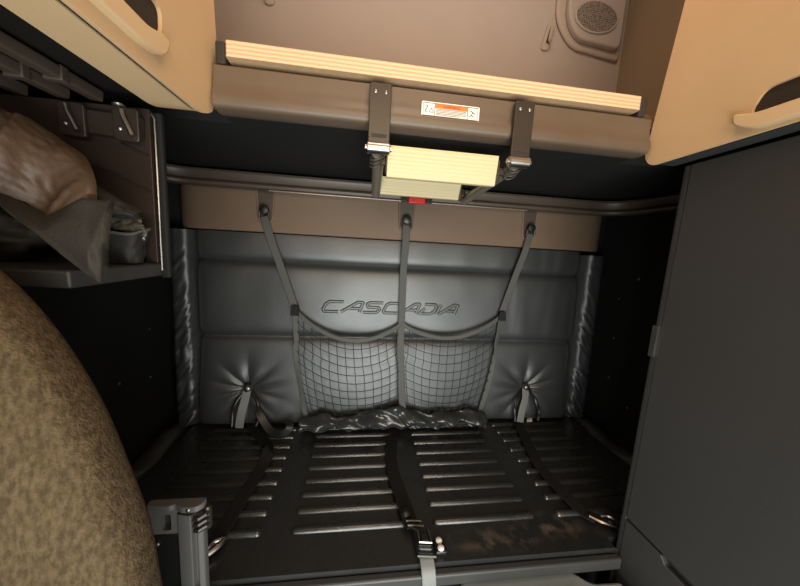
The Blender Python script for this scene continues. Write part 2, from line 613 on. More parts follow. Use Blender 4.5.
# raised lettering on the middle panel
L = {'C': [[(1, 1), (.2, 1), (.03, .8), (0, .2), (.12, 0), (.95, 0)]],
     'A': [[(-.1, 0), (.62, 1), (.95, 1), (.98, 0)], [(.28, .36), (.95, .36)]],
     'S': [[(1, 1), (.15, 1), (.03, .82), (.15, .54), (.85, .5), (.97, .3), (.85, 0), (-.02, 0)]],
     'D': [[(.25, .6), (0, 0), (.75, 0), (.97, .25), (1, .78), (.85, 1), (.1, 1)]],
     'I': [[(0, 0), (0, 1)]]}
bm = bmesh.new()
cx = -0.366
for ch, wd, gap in (('C', .076, .016), ('A', .076, .016), ('S', .072, .017), ('C', .072, .020),
                    ('A', .066, .014), ('D', .068, .016), ('I', .004, .014), ('A', .070, 0)):
    for st in L[ch]:
        pts = []
        for (a0, b0), (a1, b1) in zip(st, st[1:]):
            for k in range(6):
                t = k / 6
                pts.append((a0 + (a1 - a0) * t, b0 + (b1 - b0) * t))
        pts.append(st[-1])
        P = []
        for a, b in pts:
            z = 1.037 + 0.046 * b
            x = cx + a * wd + 0.020 * b
            P.append((x, back_y(x, z) - 0.0005, z))
        tube(bm, P, 0.0072, 10, 0.6, upv=(0, 1, 0))
    cx += wd + gap
let = link('lettering', bm, 'leather', root, angle=70)
let['label'] = 'raised leather lettering CASCADIA'

# belt stubs that come out of the tufts
for (tx, tz), lean, lab in ((TUFTS[0], -0.012, 'pale belt stub with black loop hanging from the left end of the backrest'),
                            (TUFTS[1], -0.03, 'pale belt stub with black loop hanging from the right end of the backrest')):
    y0 = back_y(tx, tz) - 0.012
    t = thing('belt_stub', lab, 'belt', (tx, y0, tz), 'belt stubs on the backrest')
    bm = bmesh.new()
    ribbon(bm, smoothpath([(tx, y0 - 0.012, tz + 0.005), (tx + lean * .3, y0 - 0.035, tz - 0.035), (tx + lean, y0 - 0.055, tz - 0.085), (tx + lean * 1.4, y0 - 0.068, 0.522)], 6), 0.036, 0.006, upv=(0, 1, 0))
    link('webbing', bm, 'web_light', t)
    bm = bmesh.new()
    tube(bm, smoothpath([(tx + .02, y0 - .014, tz - .005), (tx + .05, y0 - .028, tz - .05), (tx + .062, y0 - .052, tz - .1), (tx + .052, y0 - .066, 0.528)], 6), 0.008, 8)
    tube(bm, smoothpath([(tx - .02, y0 - .014, tz - .01), (tx - .034 + lean, y0 - .042, tz - .06), (tx - .036 + lean, y0 - .062, 0.525)], 6), 0.006, 8)
    link('loop', bm, 'black_plastic', t)
    bm = bmesh.new()
    lathe(bm, [(.012, .012), (.016, 0), (.018, -.008), (.013, -.018), (.004, -.021)], (tx + .002, y0 - .008, tz + .014), 'y')
    link('anchor', bm, 'steel', t)

# curled straps lying at the foot of the backrest
bm = bmesh.new()
ribbon(bm, smoothpath([(-.628, 1.300, .606), (-.605, 1.285, .580), (-.58, 1.270, .548), (-.555, 1.255, .528), (-.52, 1.245, .522), (-.49, 1.245, .532), (-.478, 1.25, .552), (-.485, 1.265, .565)], 8), .034, 0.006, upv=(0, -1, 0.4), twist=lambda s: 0.5 * math.sin(s * 5))
tag(link('loose_strap', bm, 'black_plastic'), 'shiny black strap curled between a belt stub and the cargo net', 'strap')

# ================================================================== CARGO NET
net = thing('cargo_net', 'grey two-pocket cargo net hung from three straps over the backrest', 'net', (0, 1.34, 0.52))
NP = [  # left pocket and right pocket: top corners, sag, bottom corners
    dict(a=(-0.478, 1.045), b=(-0.004, 0.995), sag=0.105, c=(-0.418, 0.535), d=(0.012, 0.545)),
    dict(a=(-0.002, 0.995), b=(0.478, 1.045), sag=0.085, c=(0.03, 0.545), d=(0.400, 0.540))]


def net_pt(p, u, v, off=0.0):
    """v = 0 top hem, v = 1 foot"""
    tx = p['a'][0] + (p['b'][0] - p['a'][0]) * u
    tz = p['a'][1] + (p['b'][1] - p['a'][1]) * u - p['sag'] * math.sin(math.pi * u) ** 0.8
    bx = p['c'][0] + (p['d'][0] - p['c'][0]) * u
    bz = p['c'][1] + (p['d'][1] - p['c'][1]) * u - 0.015 * math.sin(math.pi * u)
    x = tx + (bx - tx) * v
    z = tz + (bz - tz) * v
    # sides stay out, then pull in at the foot
    mid = (p['a'][0] + p['b'][0]) / 2
    x += (x - mid) * 0.10 * math.sin(math.pi * v) * (1 if v > .3 else .6)
    z -= 0.012 * math.sin(math.pi * u) * math.sin(math.pi * v)
    yb = back_y(max(BX0, min(BX1, x)), max(BZ0, z))
    y = min(yb, 1.372) - 0.018 - 0.05 * math.sin(math.pi * min(1, max(0, u))) ** .7 * math.sin(math.pi * min(1, 0.15 + v * .75)) - off
    return Vector((x, y, z))


for p in NP:
    bm = bmesh.new()
    NU, NV = 13, 11
    for i in range(1, NU):
        tube(bm, [net_pt(p, i / NU, k / 24) for k in range(25)], 0.0016, 5)
    for j in range(1, NV):
        tube(bm, [net_pt(p, k / 30, j / NV) for k in range(31)], 0.0016, 5, upv=(0, 1, 0))
    link('netting', bm, 'net', net)
    bm = bmesh.new()
    ribbon(bm, [net_pt(p, k / 24, 0, 0.002) for k in range(25)], 0.019, 0.004, upv=(0, 1, 0))
    link('top_hem', bm, 'web_grey', net)
# outer side bands
for p, u in ((NP[0], 0), (NP[1], 1)):
    bm = bmesh.new()
    ribbon(bm, [net_pt(p, u, k / 24, 0.003) for k in range(25)], 0.024, 0.004, upv=(0, 1, 0), twist=lambda s: 0.5 * math.sin(s * 7))
    link('side_band', bm, 'web_grey', net)
# crumpled foot of the net
def foot(u, v):
    x = -0.44 + 0.86 * u
    z = 0.505 + (0.062 + 0.03 * math.exp(-((x + 0.03) / .13) ** 2) + 0.018 * math.exp(-((x - .3) / .1) ** 2)) * v
    y = 1.285 - 0.035 * math.sin(math.pi * v) + 0.034 * nz(x * 15, v * 2.2, 2) + 0.016 * nz(x * 30 + v * 5, v * 4, 5)
    z += 0.020 * nz(x * 13, v * 2, 8) * v + (0.02 * math.exp(-((x - 0.0) / .06) ** 2) * v) + 0.006
    return (x, y, max(z, 0.503))
bm = bmesh.new()
sheet(bm, foot, 150, 16, (0, 0.01, 0))
link('gathered_foot', bm, 'vinyl', net, angle=80)
bm = bmesh.new()
tube(bm, [(-0.43 + 0.84 * k / 60, 1.262 + 0.012 * nz(k * .35, 1, 1), 0.545 + 0.010 * nz(k * .3, 5, 2)) for k in range(61)], 0.006, 8)
link('foot_cord', bm, 'net', net)
# straps: from each hook down to the net
for pts, nm in (([(-.603, 1.349, 1.435), (-.582, 1.345, 1.36), (-.536, 1.352, 1.22), (-.478, 1.356, 1.045)], 0),
                ([(-.007, 1.349, 1.435), (-.007, 1.344, 1.36), (-.008, 1.354, 1.22), (-.004, 1.352, .995), (-.003, 1.340, .85), (.012, 1.315, .66), (.02, 1.285, .56)], 1),
                ([(.576, 1.349, 1.435), (.560, 1.344, 1.36), (.524, 1.352, 1.22), (.478, 1.356, 1.045)], 0)):
    bm = bmesh.new()
    ribbon(bm, smoothpath(pts, 8), 0.032, 0.004, upv=(0, 1, 0))
    s = link('hanging_strap', bm, 'web_grey', net)
    bm = bmesh.new()
    x, y, z = pts[0]
    tube(bm, smoothpath([(x - .02, y - .004, z - .008), (x - .016, y - .006, z + .02), (x, y - .006, z + .034), (x + .016, y - .006, z + .02), (x + .02, y - .004, z - .008)], 5), 0.004, 8, upv=(0, 1, 0))
    link('ring', bm, 'bracket', s)
for x, z in ((-.478, 1.045), (.478, 1.045)):
    bm = bmesh.new()
    prism(bm, rounded([(x - .02, z - .025), (x + .02, z - .025), (x + .014, z + .02), (x - .014, z + .02)], .006), 'y', 1.338, 1.352)
    link('corner_tab', bm, 'web_dark', net)

# ================================================================== LOWER BUNK PLATFORM
plat = thing('bunk_platform', 'black ribbed metal bunk platform with dusty front edge', 'bunk', (0, 1.0, 0))
bm = bmesh.new()
prism(bm, [(-0.915, .683), (.572, .683), (.572, .715), (.93, .715), (.93, 1.44), (-.915, 1.44)], 'z', 0.470, 0.500)
ROWS = [1.312, 1.255, 1.192, 1.127, 1.061, 0.996, 0.935, 0.872, 0.805]
for x0, x1 in ((-0.818, -0.456), (-0.373, -0.033), (0.049, 0.388), (0.463, 0.812)):
    for y in ROWS:
        r, n = 0.0125, 8
        rings = []
        xs = [x0 + r * (1 - math.cos(math.pi / 2 * k / 4)) for k in range(5)] + [x1 - r * (1 - math.cos(math.pi / 2 * k / 4)) for k in range(4, -1, -1)]
        for x in xs:
            e = min(x - x0, x1 - x)
            s = math.sqrt(max(0.0004, 1 - (1 - min(1, e / r)) ** 2))
            rings.append([bm.verts.new((x, y - r * s * math.cos(math.pi * k / n), 0.4985 + 0.0115 * s * math.sin(math.pi * k / n))) for k in range(n + 1)])
        for a, b in zip(rings, rings[1:]):
            for k in range(n):
                bm.faces.new((a[k], a[k + 1], b[k + 1], b[k]))
link('ribbed_panel', bm, 'platform', plat, angle=50)
link('base_box', boxm(-0.91, 0.92, 0.745, 1.44, 0.0, 0.469), 'black_wall', plat, smooth=False)
# grey rail along the front
rail = link('bunk_front_rail', boxm(-0.62, 0.578, 0.660, 0.6815, 0.450, 0.486), 'rail_grey', plat, bevel=0.006)
rail['label'] = 'grey metal rail under the front edge'
# padded kerbs between the platform and the side walls
for sx, lab in ((-1, 'black vinyl pad wedged between the platform and the left side wall'), (1, 'black vinyl pad wedged between the platform and the right side wall')):
    bm = bmesh.new()
    def f(u, v):
        y = 0.98 + 0.42 * v
        a = math.pi * u
        x = sx * (0.985 + 0.042 * math.cos(a))
        z = 0.47 + (0.035 + 0.012 * math.sin(v * 9 + 1)) * math.sin(a) + 0.004 * nz(y * 20, u * 3, 4)
        return (x, y, z)
    sheet(bm, f, 14, 40, (0, 0, -0.46))
    bm.verts.ensure_lookup_table()
    for v in bm.verts[15 * 41:]:
        v.co.z = 0.0
    tag(link('side_pad', bm, 'leather', angle=60), lab, 'pad', 'pads beside the platform')

# straps across the platform
ZS = 0.5145
def deck_strap(pts, wd, mt, twist=None):
    bm_ = bmesh.new()
    ribbon(bm_, smoothpath(pts, 8), wd, 0.004, twist=twist)
    return bm_

t = thing('restraint_strap', 'black restraint strap with a twist lying over the left half of the ribbed platform', 'strap', (-.55, 1.0, ZS), 'restraint straps on the platform')
link('webbing', deck_strap([(-.66, 1.325, ZS), (-.60, 1.25, ZS), (-.555, 1.185, ZS), (-.528, 1.13, ZS + .016), (-.535, 1.06, ZS), (-.55, .93, ZS), (-.565, .80, ZS), (-.575, .745, ZS)], .046, None,
     twist=lambda s: 1.2 * math.exp(-((s - .40) / .06) ** 2)), 'web_dark', t)
bm = bmesh.new()
tube(bm, smoothpath([(-.60, .735, .518), (-.575, .748, .520), (-.565, .765, .522), (-.545, .772, .522), (-.55, .755, .52), (-.575, .73, .518), (-.60, .71, .518)], 6), .0065, 8)
link('hook', bm, 'steel', t)

t = thing('restraint_strap', 'black restraint strap down the middle of the platform with a buckle at the front edge', 'strap', (-.02, 1.0, ZS), 'restraint straps on the platform')
link('webbing', deck_strap([(-.035, 1.225, ZS), (-.05, 1.119, ZS), (-.055, 1.04, ZS), (-.048, .96, ZS), (-.032, .86, ZS), (-.024, .80, ZS + .002), (-.016, .775, ZS + .006)], .046, None), 'web_dark', t)
bm = bmesh.new()
lathe(bm, [(.010, 0), (.016, .004), (.017, .012), (.012, .018), (.003, .020)], (-.034, .818, .516), 'z', 16)
link('end_knob', bm, 'black_plastic', t)
bm = bmesh.new()
prism(bm, rounded([(-.020, .700), (.026, .694), (.020, .752), (-.022, .760)], .012), 'z', .506, .530)
bk = link('buckle', bm, 'black_plastic', t, bevel=.005)
bm = bmesh.new()
prism(bm, rounded([(-.005, .716), (.017, .713), (.014, .736), (-.004, .739)], .006), 'z', .529, .536)
link('latch_button', bm, 'bracket', bk, bevel=.002)
bm = bmesh.new()
tube(bm, [(-.024, .768, .522), (-.010, .745, .535), (-.011, .712, .535), (.021, .708, .535), (.020, .740, .535), (.022, .765, .522)], .003, 6)
link('buckle_frame', bm, 'steel', bk)
for pth in ([(-.036, .792, .524), (.008, .786, .526)], [(-.034, .776, .525), (.012, .770, .526)], [(-.020, .689, .519), (.030, .683, .519)]):
    bm = bmesh.new()
    tube(bm, pth, .004, 6)
    link('slider', bm, 'bracket', t)
bm = bmesh.new()
ribbon(bm, smoothpath([(.004, .700, .513), (.005, .680, .508), (.006, .660, .494), (.008, .652, .46), (.010, .648, .40), (.010, .645, .33)], 6), .038, .004, upv=(0, -1, .3))
tl = link('tail_webbing', bm, 'web_light', t)
tl['label'] = 'pale grey webbing tail'
bm = bmesh.new()
box(bm, .034, .066, .698, .742, .5005, .514)
br = tag(link('floor_bracket', bm, 'black_plastic', bevel=.004), 'small black bracket with two bright rivets beside the middle strap buckle', 'bracket')
for yy in (.709, .731):
    bm = bmesh.new()
    rivet(bm, (.050, yy, .514), .0095, 'z', 1)
    link('rivet', bm, 'white', br)

t = thing('restraint_strap', 'black restraint strap lying over the right half of the ribbed platform', 'strap', (.55, 1.0, ZS), 'restraint straps on the platform')
link('webbing', deck_strap([(.60, 1.31, ZS), (.575, 1.2, ZS), (.545, 1.08, ZS), (.53, 1.0, ZS), (.535, .89, ZS), (.55, .80, ZS), (.575, .765, ZS)], .046, None), 'web_dark', t)
bm = bmesh.new()
ribbon(bm, smoothpath([(.560, .775, .520), (.585, .750, .520), (.62, .735, .516)], 5), .022, .008)
tube(bm, smoothpath([(.590, .765, .524), (.612, .76, .526), (.622, .745, .524), (.602, .742, .524)], 5), .004, 6)
link('hook', bm, 'steel', t)
bm = bmesh.new()
prism(bm, rounded([(.655, 1.318), (.69, 1.325), (.70, 1.345), (.668, 1.34)], .006), 'z', .501, .513)
tag(link('paper_scrap', bm, 'white'), 'white scrap lying at the foot of the right belt stub', 'scrap')

# pale storage tray under the front rail
bm = bmesh.new()
pl = rounded([(.09, .35), (.56, .35), (.56, .640), (.47, .643), (.435, .682), (.10, .682)], [.02, .02, .01, .02, .02, .02])
prism(bm, pl, 'z', 0.06, 0.44)
tr = tag(link('storage_bin', bm, 'tray', bevel=.008), 'pale grey plastic storage bin in front of the bunk rail', 'bin')
bm = bmesh.new()
box(bm, .14, .42, .40, .62, .4405, .448)
link('lid_plate', bm, 'tray', tr, bevel=.006)

# ================================================================== UPPER BUNK
ub = thing('upper_bunk', 'upper bunk shelf with plywood board on a scuffed grey plastic pan', 'bunk', (0, 1.0, 1.61))
front = rounded([(.750, 1.699), (.744, 1.695), (.744, 1.655), (.733, 1.632), (.738, 1.612), (.768, 1.608), (.790, 1.612), (.790, 1.622), (.762, 1.624), (.762, 1.699)],
                [.002, .003, .02, .02, .018, .012, .003, .003, .01, .002])
bm = bmesh.new()
prism(bm, front, 'x', -.522, .522)
pan = link('fascia', bm, 'pan', ub, angle=60)
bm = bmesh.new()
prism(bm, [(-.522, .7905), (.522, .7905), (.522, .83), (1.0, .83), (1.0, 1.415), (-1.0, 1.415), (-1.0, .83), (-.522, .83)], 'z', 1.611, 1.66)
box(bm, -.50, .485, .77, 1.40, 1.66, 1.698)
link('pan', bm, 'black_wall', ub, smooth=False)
bm = bmesh.new()
prism(bm, rounded([(-.497, .742), (.484, .742), (.484, .80), (.90, .90), (.90, 1.40), (-.90, 1.40), (-.90, .90), (-.497, .80)], [.006, .006, 0, 0, 0, 0, 0, 0]), 'z', 1.7125, 1.744)
bd = link('plywood_board', bm, 'plywood', ub, angle=30)
bd['label'] = 'pale layered plywood board'
for x0, x1 in ((-.519, -.4985), (.4855, .506)):
    link('end_cap', boxm(x0, x1, .747, .80, 1.700, 1.744), 'slot_dark', ub, bevel=.004)
# warning plate on the pan front
bm = bmesh.new()
prism(bm, rounded([(-.075, 1.638), (.063, 1.638), (.063, 1.671), (-.075, 1.671)], .004), 'y', .7375, .7435)
# follow the pan face: the plate stands on the flat part
lab = link('warning_label', bm, 'white', ub)
lab['label'] = 'white warning label with an orange band'
bm = bmesh.new()
box(bm, -.043, .034, .7365, .7374, 1.6585, 1.6675)
link('orange_band', bm, 'orange', lab, smooth=False)
bm = bmesh.new()
yy0, yy1 = .7366, .7374
for a, b, c, d in ((-.0715, .0595, 1.6675, 1.6685), (-.0715, .0595, 1.6405, 1.6415), (-.0715, -.0707, 1.6405, 1.6685), (.0587, .0595, 1.6405, 1.6685),
                   (-.0445, -.0435, 1.6415, 1.6675), (.0340, .0350, 1.6415, 1.6675)):
    box(bm, a, b, yy0, yy1, c, d)
link('border', bm, 'ink', lab, smooth=False)
bm = bmesh.new()
for k in range(5):
    box(bm, -.041, .031 - (.014 if k == 4 else 0), yy0, yy1, 1.6562 - k * .003, 1.6569 - k * .003)
link('text_lines', bm, 'cable', lab, smooth=False)
bm = bmesh.new()
def tri(x, z, s):
    for a, b in (((-1, -.8), (1, -.8)), ((1, -.8), (0, .9)), ((0, .9), (-1, -.8))):
        tube(bm, [(x + a[0] * s, .737, z + a[1] * s), (x + b[0] * s, .737, z + b[1] * s)], .0006, 5, upv=(0, 1, 0))
tri(-.052, 1.653, .0055)
link('hazard_triangle', bm, 'ink', lab)
bm = bmesh.new()
tube(bm, [(x, .737, z) for x, z in [(-.0665, 1.662), (-.0605, 1.662), (-.0665, 1.650), (-.061, 1.647)]], .0009, 5, upv=(0, 1, 0))
link('hand_symbol', bm, 'ink', lab)
bm = bmesh.new()
for seg in ([(.039, 1.647), (.044, 1.652), (.047, 1.658), (.041, 1.661)], [(.044, 1.652), (.050, 1.648)], [(.047, 1.658), (.052, 1.654)]):
    tube(bm, [(x, .737, z) for x, z in seg], .0009, 5, upv=(0, 1, 0))
link('pictogram', bm, 'ink', lab)
cu = bpy.data.curves.new('word', 'FONT')
cu.body = 'WARNING'
cu.size = .0085
cu.align_x = 'CENTER'
cu.extrude = .0002
ob = bpy.data.objects.new('word', cu)
COL.objects.link(ob)
dg = bpy.context.evaluated_depsgraph_get()
me = bpy.data.meshes.new_from_object(ob.evaluated_get(dg))
bpy.data.objects.remove(ob)
me.transform(Matrix.Translation((-.0045, .7362, 1.6600)) @ Matrix.Rotation(math.pi / 2, 4, 'X'))
me.materials.clear()
me.materials.append(M['ink'])
wo = bpy.data.objects.new('warning_word', me)
COL.objects.link(wo)
wo.parent = lab
wo.matrix_parent_inverse = Matrix.Identity(4)
# ================================================================== FOLDED LADDER
ld = thing('bunk_ladder', 'folded ladder with two cream ribbed steps hinged under the upper bunk', 'ladder', (0, .74, 1.55))
for hx in (-.170, .168):
    bm = bmesh.new()
    prism(bm, rounded([(hx - .024, 1.566), (hx + .024, 1.566), (hx + .024, 1.690), (hx - .024, 1.690)], [.002, .002, .006, .006]), 'y', .7235, .7335)
    hp_ = link('hinge_plate', bm, 'bracket', ld, bevel=.002)
    for dx in (-.011, .012):
        bm = bmesh.new()
        rivet(bm, (hx + dx, .7235, 1.672), .004, 'y')
        link('rivet', bm, 'alu', hp_)
    bm = bmesh.new()
    box(bm, hx - .017, hx + .017, .7225, .7234, 1.578, 1.585)
    link('slot', bm, 'slot_dark', hp_, smooth=False)
    bm = bmesh.new()
    lathe(bm, [(.011, -.026), (.013, -.024), (.013, .024), (.011, .026)], (hx, .728, 1.556), 'x', 20)
    lathe(bm, [(.006, -.030), (.006, .030)], (hx, .728, 1.556), 'x', 12)
    link('hinge_barrel', bm, 'steel', hp_)
    bm = bmesh.new()
    for k in range(3):
        zc, yc = 1.545 - k * .005, .745 + k * .012
        tube(bm, [(hx + .017 * math.cos(a), yc + .01 * math.sin(a), zc + .013 * math.sin(a + .6)) for a in [2 * math.pi * j / 16 for j in range(17)]], .0022, 6, upv=(0, 1, .2))
    link('cable_coil', bm, 'cable', ld)
    bm = bmesh.new()
    sx = 1 if hx > 0 else -1
    tube(bm, [(hx, .742, 1.552), (hx - sx * .004, .80, 1.545), (hx - sx * .012, 1.075, 1.516)], .0150, 14)
    link('side_tube', bm, 'tube', ld)
def step(y0, z0, z1, x0, x1, tilt):
    bm_ = bmesh.new()
    pts = [(y0, z1), (y0 + tilt, z0), (y0 + tilt + .024, z0 + .002), (y0 + .024, z1 + .002)]
    prism(bm_, rounded(pts, .004, 3), 'x', x0, x1)
    return link('step', bm_, 'step', ld)
step(.752, 1.503, 1.574, -.146, .128, .010)
step(1.035, 1.512, 1.566, -.146, .128, .024)
for x in (-.1485, .1305):
    for y0 in (.755, 1.038):
        bm = bmesh.new()
        box(bm, x - .002, x + .002, y0 - .004, y0 + .018, 1.512, 1.562)
        if x < 0:
            box(bm, x - .014, x - .002, y0, y0 + .014, 1.530, 1.546)
        else:
            box(bm, x + .002, x + .016, y0, y0 + .014, 1.530, 1.546)
        link('step_bracket', bm, 'bracket', ld, bevel=.001)

# red latch on the ledge, behind the lower ladder step
bm = bmesh.new()
box(bm, -.016, .056, 1.268, 1.289, 1.522, 1.546)
rl = tag(link('ledge_latch', bm, 'red', bevel=.004), 'red latch on the ledge below the lower ladder step', 'latch')
for x in (-.030, .0705):
    link('latch_mount', boxm(x - .013, x + .013, 1.268, 1.2895, 1.527, 1.552), 'bracket', rl, bevel=.002)
# bright strip added as the highlight on the worn ledge edge
bm = bmesh.new()
prism(bm, rounded([(1.296, 1.530), (1.302, 1.530), (1.304, 1.5355), (1.296, 1.5355)], .001, 2), 'x', -.57, .52)
tag(link('edge_highlight_strip', bm, 'tube'), 'thin bright strip added as the worn-edge highlight along the lower edge of the brown ledge', 'strip')

# ================================================================== OVERHEAD CABINETS
def overhead(sx, rear, label):
    """sx = -1 left, +1 right; rear outline of the door in (y,z)"""
    X = sx * 0.53
    root_ = thing('overhead_cabinet', label, 'cabinet', (sx * .8, .1, 1.585), 'overhead cabinets')
    outer, rad = rear
    out = rounded(outer, rad, 8)
    s0 = 0.575 if sx < 0 else 0.545
    slot = rounded([(-.10, 1.634), (.535, 1.634), (.588, 1.652), (.590, 1.692), (-.10, 1.705)] if sx < 0 else
                   [(-.10, 1.620), (s0 - .012, 1.620), (s0 - .008, 1.634), (s0 - .022, 1.664), (-.10, 1.672)], .014, 5)
    bm_ = bmesh.new()
    plate_with_hole(bm_, out, slot, 'x', X, X + sx * .006)
    door = link('door', bm_, 'beige', root_, angle=35, bevel=.0025)
    # pull under the slot
    z0, z1 = (1.602, 1.640) if sx < 0 else (1.592, 1.621)
    bm_ = bmesh.new()
    pull = [(-.10, 1.604), (.530, 1.604), (.574, 1.612), (.588, 1.642), (.574, 1.646), (.535, 1.634), (-.10, 1.634)]
    prism(bm_, rounded(pull, [0, .03, .02, .006, .008, .01, 0]) if sx < 0 else rounded([(-.10, z0 + .012), (s0 - .02, z0), (s0 + .012, z0 + .02), (s0 + .012, z1 + .012), (s0 - .012, z1 + .003), (s0 - .03, z1), (-.10, z1)], [0, .03, .02, .008, .01, .01, 0]), 'x', X - sx * .014, X + sx * .004)
    link('pull', bm_, 'beige_pull', door, bevel=.009)
    bm_ = bmesh.new()
    prism(bm_, rounded([(p[0] - (.005 if p[0] > .3 else 0), p[1] + (.003 if p[1] < 1.7 else 0)) for p in outer], rad, 8), 'x', X + sx * .0065, X + sx * .0130)
    link('slot_shade_plate', bm_, 'slot_dark', door, smooth=False)  # flat dark plate, shade of the hand slot and door gap in its colour
    # body behind the door
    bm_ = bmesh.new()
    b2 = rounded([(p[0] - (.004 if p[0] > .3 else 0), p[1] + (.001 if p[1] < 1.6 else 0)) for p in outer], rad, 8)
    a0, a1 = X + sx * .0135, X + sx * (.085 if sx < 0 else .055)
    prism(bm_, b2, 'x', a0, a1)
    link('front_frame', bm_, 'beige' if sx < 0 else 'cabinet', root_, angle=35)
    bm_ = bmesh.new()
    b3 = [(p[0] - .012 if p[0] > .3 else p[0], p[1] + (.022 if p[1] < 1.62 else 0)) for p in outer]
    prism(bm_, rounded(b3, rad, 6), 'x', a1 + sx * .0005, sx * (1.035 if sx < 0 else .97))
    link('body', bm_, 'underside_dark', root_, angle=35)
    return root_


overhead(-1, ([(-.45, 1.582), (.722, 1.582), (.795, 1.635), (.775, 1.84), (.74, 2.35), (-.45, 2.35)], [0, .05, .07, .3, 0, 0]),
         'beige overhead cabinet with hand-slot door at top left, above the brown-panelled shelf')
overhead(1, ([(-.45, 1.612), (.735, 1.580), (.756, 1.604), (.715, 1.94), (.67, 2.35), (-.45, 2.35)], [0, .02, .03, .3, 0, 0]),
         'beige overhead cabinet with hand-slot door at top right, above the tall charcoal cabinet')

# ================================================================== TALL CABINET (right)
tc = thing('tall_cabinet', 'tall charcoal cabinet with a plain flat side standing right of the bunk', 'cabinet', (.8, .1, 0))
bm = bmesh.new()
prism(bm, [(-.45, 0), (.690, 0), (.690, 1.574), (-.45, 1.602)], 'x', .602, 1.035)
link('carcass', bm, 'cabinet_trim', tc, smooth=False)
bm = bmesh.new()
prism(bm, [(-.45, .604), (.680, .604), (.680, 1.576), (-.45, 1.606)], 'x', .585, .6015)
link('upper_panel', bm, 'cabinet', tc, bevel=.003)
bm = bmesh.new()
prism(bm, [(-.45, .03), (.680, .03), (.680, .598), (.575, .598), (.563, .582), (-.45, .582)], 'x', .585, .6015)
link('lower_panel', bm, 'cabinet', tc, bevel=.003)
bm = bmesh.new()
prism(bm, rounded([(.587, .6805), (.587, .697), (.60, .703), (.65, .703), (.65, .6905), (.603, .6905), (.603, .6805)], [.003, .006, .006, 0, 0, 0, 0], 3), 'z', 0.0, 1.574)
link('rear_edge_trim', bm, 'cabinet_trim', tc)
bm = bmesh.new()
prism(bm, rounded([(.684, 1.085), (.698, 1.085), (.698, 1.170), (.684, 1.170)], .003, 3), 'x', .5805, .5868)
link('latch', bm, 'alu', tc)
bm = bmesh.new()
prism(bm, rounded([(.690, .375), (.697, .375), (.697, .485), (.690, .485)], .002, 3), 'x', .5825, .5868)
link('strike', bm, 'alu', tc)

# ================================================================== LEFT SHELF UNIT
sh = thing('wall_shelf', 'open brown shelf box under the left overhead cabinet', 'shelf', (-.83, .3, 1.26))
link('rear_panel', boxm(-1.035, -.618, .690, .702, 1.278, 1.575), 'brown_panel', sh, bevel=.001)
bm = bmesh.new()
tube(bm, [(-.614, .697, 1.262), (-.614, .697, 1.32), (-.613, .697, 1.45), (-.613, .697, 1.56), (-.618, .697, 1.568), (-.63, .697, 1.571)], .0022, 8, upv=(0, 1, 0))
link('metal_edge', bm, 'alu', sh)
link('rear_post', boxm(-.622, -.604, .7025, .715, 1.245, 1.5745), 'black_wall', sh, bevel=.004)
bm = bmesh.new()
box(bm, -1.035, -.616, .492, .702, 1.250, 1.2765)
link('tray', bm, 'cabinet_trim', sh, bevel=.004)
# slats over the shelf
for x0, x1, z, yr in ((-.716, -.706, 1.590, .688), (-.780, -.762, 1.588, .688), (-.850, -.830, 1.586, .688)):
    bm = bmesh.new()
    prism(bm, rounded([(-.013, -.010), (.011, -.012), (.013, .008), (-.013, .010)], .004, 3), 'y', 0, 1)
    for v in bm.verts:
        s = v.co.y
        v.co = Vector((v.co.x + x0 + (x1 - x0) * s, -.25 + (yr + .25) * s, z + v.co.z))
    s_ = link('slat', bm, 'rail_dark', sh)
    bm = bmesh.new()
    box(bm, x1 - .0165, x1 + .0125, .606, .620, z - .0145, z + .010)
    link('slat_joint', bm, 'rail_dark', sh, bevel=.002)
bm = bmesh.new()
rivet(bm, (-.655, .668, 1.570), .010, 'z', -1)
link('bolt', bm, 'alu', sh)
# hinge plate with two spring pins at the head of the rear panel
bm = bmesh.new()
prism(bm, rounded([(-.765, 1.520), (-.628, 1.512), (-.624, 1.556), (-.765, 1.562)], .006), 'y', .676, .6895)
hg = link('hinge_plate', bm, 'brown_panel', sh, bevel=.003)
for x in (-.730, -.640):
    bm = bmesh.new()
    prism(bm, rounded([(x - .028, 1.508), (x + .016, 1.506), (x + .016, 1.566), (x - .028, 1.566)], .008), 'y', .668, .6755)
    leaf = link('hinge_leaf', bm, 'brown_panel', hg, bevel=.002)
    bm = bmesh.new()
    tube(bm, [(x - .008, .662, 1.560), (x - .006, .662, 1.548), (x + .008, .662, 1.516)], .0042, 8, upv=(0, 1, 0))
    link('pin', bm, 'steel', leaf)
    bm = bmesh.new()
    rivet(bm, (x - .016, .668, 1.528), .0045, 'y')
    link('rivet', bm, 'alu', leaf)
bm = bmesh.new()
tube(bm, [(-.745, .6875, 1.470), (-.69, .6875, 1.452), (-.622, .6875, 1.420)], .002, 6, upv=(0, 1, 0))
tube(bm, [(-.668, .6875, 1.505), (-.622, .6875, 1.488)], .002, 6, upv=(0, 1, 0))
link('crease', bm, 'brown_panel', sh)

